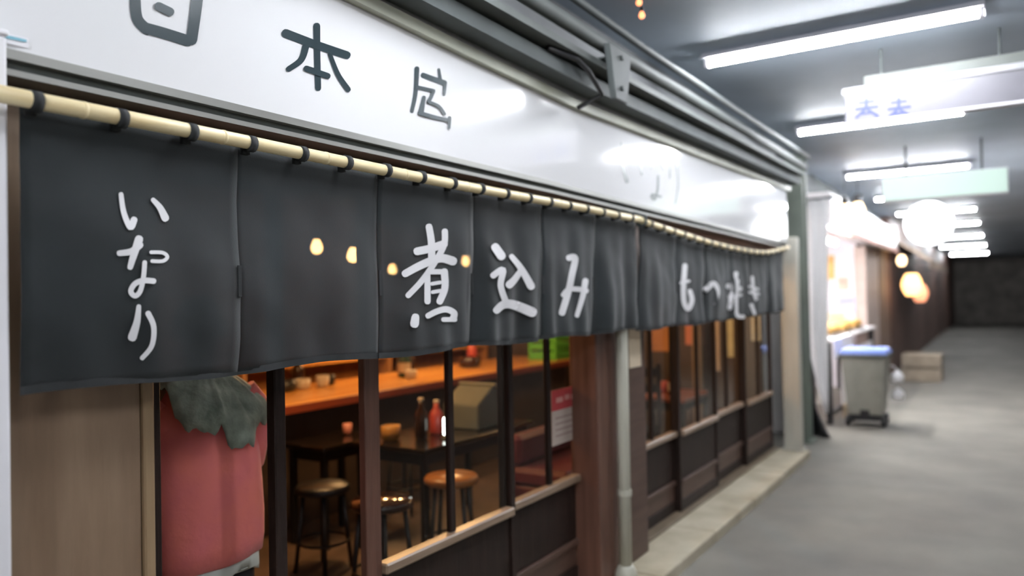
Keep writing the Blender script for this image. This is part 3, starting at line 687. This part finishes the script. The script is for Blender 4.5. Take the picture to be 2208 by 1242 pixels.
# ================================================================== DOWN THE ALLEY
# hanging sign with blue marks
hg = thing('hanging_sign', 'white sign with blue characters hanging from the alley ceiling', 'sign')
X0 = 5.0; a = UX(1822,262,X0); b = UX(1822,178,X0); y1 = a.y; y0 = y1-1.0
box('board', X0,X0+.06, y0,y1, 2.585,2.80, mat('sign_board', (.15,.145,.165), .4, var=.06), hg, .006)
box('top_rail', X0-.01,X0+.07, y0-.01,y1+.012, 2.76,2.80, mat('white_edge', (.35,.35,.37), .4), hg, .004)
box('top_box', X0,X0+.10, y0,y1-.11, 2.80,2.86, mat('sign_top_box', (.11,.12,.11), .6, var=.1), hg, .004)
box('bottom_rail', X0-.006,X0+.066, y0-.01,y1+.012, 2.575,2.592, whitep, hg, .003)
for y in (y1-.2, y0+.2): MB().tube([(X0+.05,y,2.86),(X0+.05,y,3.02)], .008, 8).build('hanger', steel, hg)
bl = mat('blue_ink', (.03,.04,.13), .5)
def on_h(x, y): return UX(x, y, X0-.002)
for q, lab in ((1868,'blue character nearest the shop'),(1938,'second blue character')):
    o = brush([([(q-22,236),(q+24,230)],(6,6)),([(q,214),(q-2,234),(q-22,254)],(7,5)),([(q+2,236),(q+24,250)],(5,7)),([(q-16,222),(q+16,218)],(5,5)),([(q-10,246),(q+10,243)],(5,5))], on_h, 'character', bl, hg, 0); o['label'] = lab
# pale green light box farther on
lb = thing('light_box_sign', 'pale green white light box sign hung across the alley', 'sign')
X1 = 8.5; box('face', X1,X1+.02, -.1,.95, 2.48,2.70, emit('pale_green_face', (.35,.45,.40), .8), lb, 0); box('housing', X1+.02,X1+.14,-.11,.96,2.47,2.71, whitep, lb)
for y in (.1,.75): MB().tube([(X1+.08,y,2.71),(X1+.08,y,3.02)], .01, 8).build('hanger', steel, lb)
gl = thing('globe_lamp', 'big glowing white globe lamp hung down the alley', 'lamp', (11,.72,2.42))
MB().lathe([(.28*math.sin(PI*i/14)+.002,-.28*math.cos(PI*i/14)) for i in range(15)], (0,0,0), 24).build('globe', emit('globe_white', (.95,.97,1), 3.0), gl, True)
MB().tube([(0,0,.27),(0,0,.66)], .01, 8).build('stem', steel, gl); MB().lathe([(.06,.26),(.06,.30),(.02,.31)], (0,0,0), 16).build('cap', steel, gl)

# neighbour stall
white2 = mat('stall_white', (.86,.84,.85), .5, var=.06, scale=2)
cu = thing('vinyl_curtain', 'white vinyl side curtain of the neighbouring stall, pulled in at the bottom', 'curtain')
V, F = [], []; nx, nz = 30, 14
for j in range(nz+1):
    v_ = j/nz; z = 2.62-2.40*v_
    yl = 1.86-.02*v_; yr = 1.585 + .05*v_
    if v_ > .62: k = (v_-.62)/.38; yl -= .17*k**1.3
    for i in range(nx+1):
        u = i/nx; V.append((9.1+.012*math.sin(u*13)+.008*math.sin(u*7+v_*4), yl+(yr-yl)*u, z))
F = [(j*(nx+1)+i, j*(nx+1)+i+1, (j+1)*(nx+1)+i+1, (j+1)*(nx+1)+i) for j in range(nz) for i in range(nx)]
o = link('sheet', V, F, white2, cu, True); o.modifiers.new('th','SOLIDIFY').thickness = .003
MB().tube([(9.1,1.95,2.63),(9.1,1.5,2.63)], .015, 8).build('rail', steel, cu); box('rail_bracket', 8.99,9.12,1.93,1.96,2.61,2.65, steel, cu)
bt = thing('black_tarpaulin', 'black tarpaulin heaped at the foot of the green column', 'tarpaulin')
V, F = [], []; nx, nz = 16, 12
for j in range(nz+1):
    v_ = j/nz
    for i in range(nx+1):
        u = i/nx; x = 8.80+.12*math.sin(u*9+v_*3)*.3 - .1*v_; y = 1.92-.06*u*(1-v_)-(.10+.28*v_**2.2)*u
        V.append((x, y, .98*(1-v_)+.012+.02*math.sin(u*8)*(1-v_)))
F = [(j*(nx+1)+i, j*(nx+1)+i+1, (j+1)*(nx+1)+i+1, (j+1)*(nx+1)+i) for j in range(nz) for i in range(nx)]
o = link('sheet', V, F, black, bt, True); o.modifiers.new('th','SOLIDIFY').thickness = .01
MB().tube([(8.72,1.93,.98),(8.91,1.93,.98)], .012, 8).build('tie', steel, bt)
# stall shell
s1 = box('wall_stall_back', 9.0,14.9,3.1,3.2,0,3.02, mat('stall_back', (.82,.74,.76), .6, var=.06, scale=3), bevel=0); tag(s1, 'pale pinkish back wall of the neighbouring stall', kind='structure')
s2 = box('wall_stall_left', 8.9,9.0,1.9,3.2,0,3.02, white2, bevel=0); tag(s2, 'white side wall of the neighbouring stall', kind='structure')
s3 = box('wall_stall_right', 13.6,13.7,1.96,3.1,0,3.02, mat('stall_end', (.80,.77,.83), .6, var=.05), bevel=0); tag(s3, 'pale lilac end wall of the neighbouring stall', kind='structure')
s5 = box('wall_stall_pier', 13.4,14.88,1.78,1.955,0,2.30, mat('pinkish_post', (.46,.37,.33), .6, var=.1), bevel=.01); tag(s5, 'pinkish beige pier closing the neighbouring stall', kind='structure')
s4 = box('wall_stall_upper', 9.0,16.4,1.9,3.1,2.75,3.02, steel, bevel=0); tag(s4, 'grey band above the stall sign', kind='structure')
fs_ = thing('stall_sign', 'white sign box over the neighbouring stall', 'sign')
box('face', 9.45,16.3, 1.60,1.62, 2.36,2.72, mat('stall_sign_face', (.70,.70,.72), .3, var=.06), fs_, 0); box('housing', 9.45,16.3,1.62,1.9,2.34,2.74, white2, fs_)
box('valance', 9.45,16.3,1.58,1.60,2.30,2.36, mat('pink_valance', (.55,.33,.28), .7, var=.1), fs_, 0)
box('lit_panel', 12.2,15.9,1.585,1.60,2.46,2.62, emit('greenish_panel', (.85,.95,.85), .8), fs_, 0)
lt = thing('stall_lamp', 'fluorescent lamp under the neighbouring stall sign', 'lamp')
nm = emit('stall_tube', (1,.96,.93), NEIGH)
MB().tube([(9.5,1.78,2.20),(10.7,1.78,2.20)], .018, 12).build('tube', nm, lt, True); box('housing', 9.45,10.75,1.75,1.81,2.24,2.298, whitep, lt)
l2 = thing('stall_lamp', 'fluorescent lamp deep inside the neighbouring stall', 'lamp')
MB().tube([(11,2.5,2.5),(12.2,2.5,2.5)], .018, 12).build('tube', nm, l2, True); box('housing', 10.95,12.25,2.47,2.53,2.54,2.75, whitep, l2)
small_bulb(UY(1822,457,1.5), 'left warm lamp above the stall sign', .07, emit('stall_warm', (1,.72,.42), 3)); small_bulb(UY(1850,455,1.5), 'right warm lamp above the stall sign', .09, emit('stall_warm', (1,.72,.42), 3))
# stall counter with a white cloth and food trays
sc_ = thing('stall_counter', 'stall counter under a white cloth, behind the grey bin', 'counter')
box('top', 9.6,13.4, 1.66,2.3, .98,1.02, white2, sc_, .006); box('cloth', 9.58,10.9, 1.635,1.655, .78,1.015, mat('white_cloth', (.90,.86,.92), .8, var=.05), sc_, .004)
for x in (9.68,11.2,13.3):
    for y in (1.72,2.2): box('leg', x-.035,x+.035, y-.035,y+.035, 0,.98, black, sc_)
box('side_board', 10.5,13.3, 1.70,1.72, .12,.80, white2, sc_); box('foot_rail', 9.7,13.3,1.70,1.74,.08,.14, black, sc_)
food = mat('fried_food', (.52,.26,.06), .5, scale=14, col2=(.66,.40,.12), bump=.6)
for i, (x, lab) in enumerate(((10.25,'tray of orange brown food at the near end of the stall counter'),(11.15,'tray of golden food on the middle of the stall counter'),(12.05,'tray of golden food at the far end of the stall counter'))):
    t = thing('food_tray', lab, 'tray', (x,1.85,1.02))
    MB().box(-.36,.36,-.16,.16,0,.03).build('tray', mat('tray_metal', (.5,.5,.5), .3, metal=.8), t)
    for k in range(7):
        for q in range(2):
            MB().lathe([(.01,.03),(.05,.04),(.058,.085),(.045,.13+.02*random.random()),(.01,.15)], (-.29+.097*k,-.08+.16*q,0), 9).build('food_piece', food, t, True)
def stall_paper(label, x0,y0,x1,y1,col):
    a = UX(x0,y0,13.59); b = UX(x1,y1,13.59)
    t = thing('stall_poster', label, 'poster'); box('sheet', 13.585,13.595, b.y,a.y, b.z,a.z, mat(label[:34], col, .6, var=.12, scale=6), t, 0); box('heading', 13.58,13.585, b.y+.03,a.y-.03,a.z-.10,a.z-.04, mat(label[:30]+'h', tuple(k*.7 for k in col), .6), t, 0)
stall_paper('orange poster on the end wall of the neighbouring stall', 1768,552,1800,602,(.78,.45,.15)); stall_paper('salmon poster right of the orange one in the stall', 1806,598,1830,625,(.78,.52,.42))
stall_paper('lilac blue poster low on the end wall of the stall', 1806,640,1846,672,(.55,.58,.85)); stall_paper('cream poster just above the food in the stall', 1786,674,1822,694,(.85,.75,.52))
mo = thing('monitor', 'small dark screen hung inside the neighbouring stall', 'screen'); pm = UY(1838,580,2.2)
box('screen', pm.x-.03,pm.x+.03, 2.05,2.35, pm.z-.15,pm.z+.12, mat('dark_screen', (.05,.07,.07), .2), mo); MB().tube([(pm.x,2.2,pm.z+.12),(pm.x,2.2,3.02)], .012, 8).build('arm', steel, mo)
# wheeled bin
bn = thing('wheeled_bin', 'grey wheeled bin with a blue lid standing in the alley', 'bin', (9.85,1.335,0), R(0))
bg = mat('bin_grey', (.24,.235,.20), .5, var=.1)
V = []
for z, hx, hy in ((.14,.19,.175),(.16,.20,.185),(.78,.26,.235),(.80,.275,.25),(.84,.275,.25)): V += [(-hx,-hy,z),(hx,-hy,z),(hx,hy,z),(-hx,hy,z)]
F = [(a*4+i,a*4+(i+1)%4,a*4+4+(i+1)%4,a*4+4+i) for a in range(4) for i in range(4)]+[(3,2,1,0),(16,17,18,19)]
link('body', V, F, bg, bn, bevel=.008)
V = [(-.285,-.26,.845),(.285,-.26,.845),(.285,.26,.845),(-.285,.26,.845),(-.25,-.225,.905),(.25,-.225,.905),(.25,.225,.905),(-.25,.225,.905)]
link('lid', V, BF, mat('blue_lid', (.13,.21,.55), .4, var=.05), bn, bevel=.012)
MB().box(-.287,.287,-.262,.262,.80,.844).build('rim', mat('dark_rim', (.05,.055,.05), .5), bn, bevel=.006)
MB().tube([(.285,-.18,.80),(.33,-.16,.82),(.33,.16,.82),(.285,.18,.80)], .014, 8).build('handle', black, bn, True)
MB().box(-.19,.19,-.17,.17,.07,.14).build('chassis', black, bn, bevel=.01)
for sx in (-1,1):
    for sy in (-1,1):
        MB().tube([(sx*.15,sy*.19-.02,.065),(sx*.15,sy*.19+.02,.065)], .065, 16).build('wheel', black, bn, True)
MB().box(-.205,-.195,-.05,.05,.14,.20).build('axle_guard', black, bn)
for z, lab in ((.58,'upper white bag hooked on the side of the grey bin'),(.38,'lower white bag hooked on the side of the grey bin')):
    t = thing('plastic_bag', lab, 'bag', (9.80,1.0,z))
    MB().lathe([(.01,-.07),(.07,-.055),(.088,-.01),(.07,.035),(.03,.06),(.015,.075)], (0,0,0), 12, 1, .8).build('sack', white2, t, True)
    MB().tube([(0,0,.07),(0,.03,.12),(0,.06,.13),(0,.075,.12)], .005, 6).build('handle', white2, t)
# clutter under the stall
tag(link('carton', boxv(10.3,10.65,1.5,1.68,0,.16), BF, mat('carton', (.42,.33,.22), .8, var=.1), bevel=.006), 'low brown carton on the ground beside the grey bin', 'box')
# brown timber front beyond, awning, lanterns
t9 = box('wall_beyond', 16.4,42,1.75,1.95,0,3.02, mat('dim_timber', (.10,.055,.045), .6, scale=1.2, stretch=(3,3,.5), col2=(.17,.10,.075)), bevel=0); tag(t9, 'dark timber shop fronts farther down the alley', kind='structure')
t10 = box('wall_beyond_pier', 14.9,16.4,1.76,1.95,0,2.36, mat('timber_pier', (.17,.115,.085), .6, scale=1.2, stretch=(3,3,.5), col2=(.24,.17,.13)), bevel=.01); tag(t10, 'brown timber pier beyond the neighbouring stall', kind='structure')
aw = thing('awning', 'beige awning sloping out from the timber front', 'awning')
V = [(16.45,1.74,2.62),(22,1.74,2.62),(22,1.08,2.16),(16.45,1.08,2.16)]; V += [(x,y,z-.03) for x,y,z in V]
link('canvas', V, BF, mat('awning_canvas', (.48,.36,.26), .8, var=.1, scale=2), aw); link('valance', boxv(16.45,22,1.07,1.08,2.0,2.17), BF, mat('awning_valance', (.42,.31,.23), .8, var=.1), aw)
for x in (16.5,21.9): MB().tube([(x,1.74,2.1),(x,1.1,2.14)], .012, 8).build('arm', steel, aw)
def lantern(p, r, label, s, col=(1,.55,.2)):
    t = thing('paper_lantern', label, 'lantern', p)
    MB().lathe([(r*(.55+.45*math.sin(PI*i/10))*(1+.03*(i%2)), -r*1.2+2.4*r*i/10) for i in range(11)], (0,0,0), 18).build('shade', emit('lantern%.1f'%s+str(col[1]), col, s), t, True)
    for z in (-1.25,1.2): MB().lathe([(r*.55,r*z),(r*.55,r*(z+.1))], (0,0,0), 14).build('cap', black, t)
    MB().tube([(0,0,r*1.3),(0,0,(2.14+(p[1]-1.08)*.697 if p[0] > 16.4 else 3.03)-p[2])], .006, 6).build('cord', black, t)
lantern(UY(1966,614,1.35), .17, 'glowing orange lantern under the beige awning', 3.5); lantern(UY(1984,632,1.25), .14, 'dim reddish lantern beside the glowing orange one', 1.2, (1,.40,.22))
lantern(UY(1944,562,1.5), .08, 'small warm lantern left of the beige awning', 4, (1,.7,.4))
# low stacked goods and steps at the right of the alley
ss = thing('crate_stack', 'low beige crates on the ground beyond the grey bin', 'crate', (15.2,1.15,0))
cm = mat('beige_crate', (.36,.30,.23), .7, var=.15)
for i, (dx, z, w_) in enumerate(((0,0,.34),(.05,.24,.33))):
    for k in range(3): MB().box(-w_+dx,w_+dx,-.30,-.28,z+.01+k*.075,z+.07+k*.075).build('slat', cm, ss); MB().box(-w_+dx,-w_+.02+dx,-.28,.28,z+.01+k*.075,z+.07+k*.075).build('slat', cm, ss)
    MB().box(-w_+dx,w_+dx,-.28,.28,z+.005,z+.02).build('bottom', cm, ss); MB().box(-w_+dx,w_+dx,.28,.30,z+.01,z+.22).build('slat', cm, ss); MB().box(w_-.02+dx,w_+dx,-.28,.28,z+.01,z+.22).build('slat', cm, ss)
    MB().box(-w_+.03+dx,w_-.03+dx,-.27,.27,z+.02,z+.2).build('filling', cm, ss)
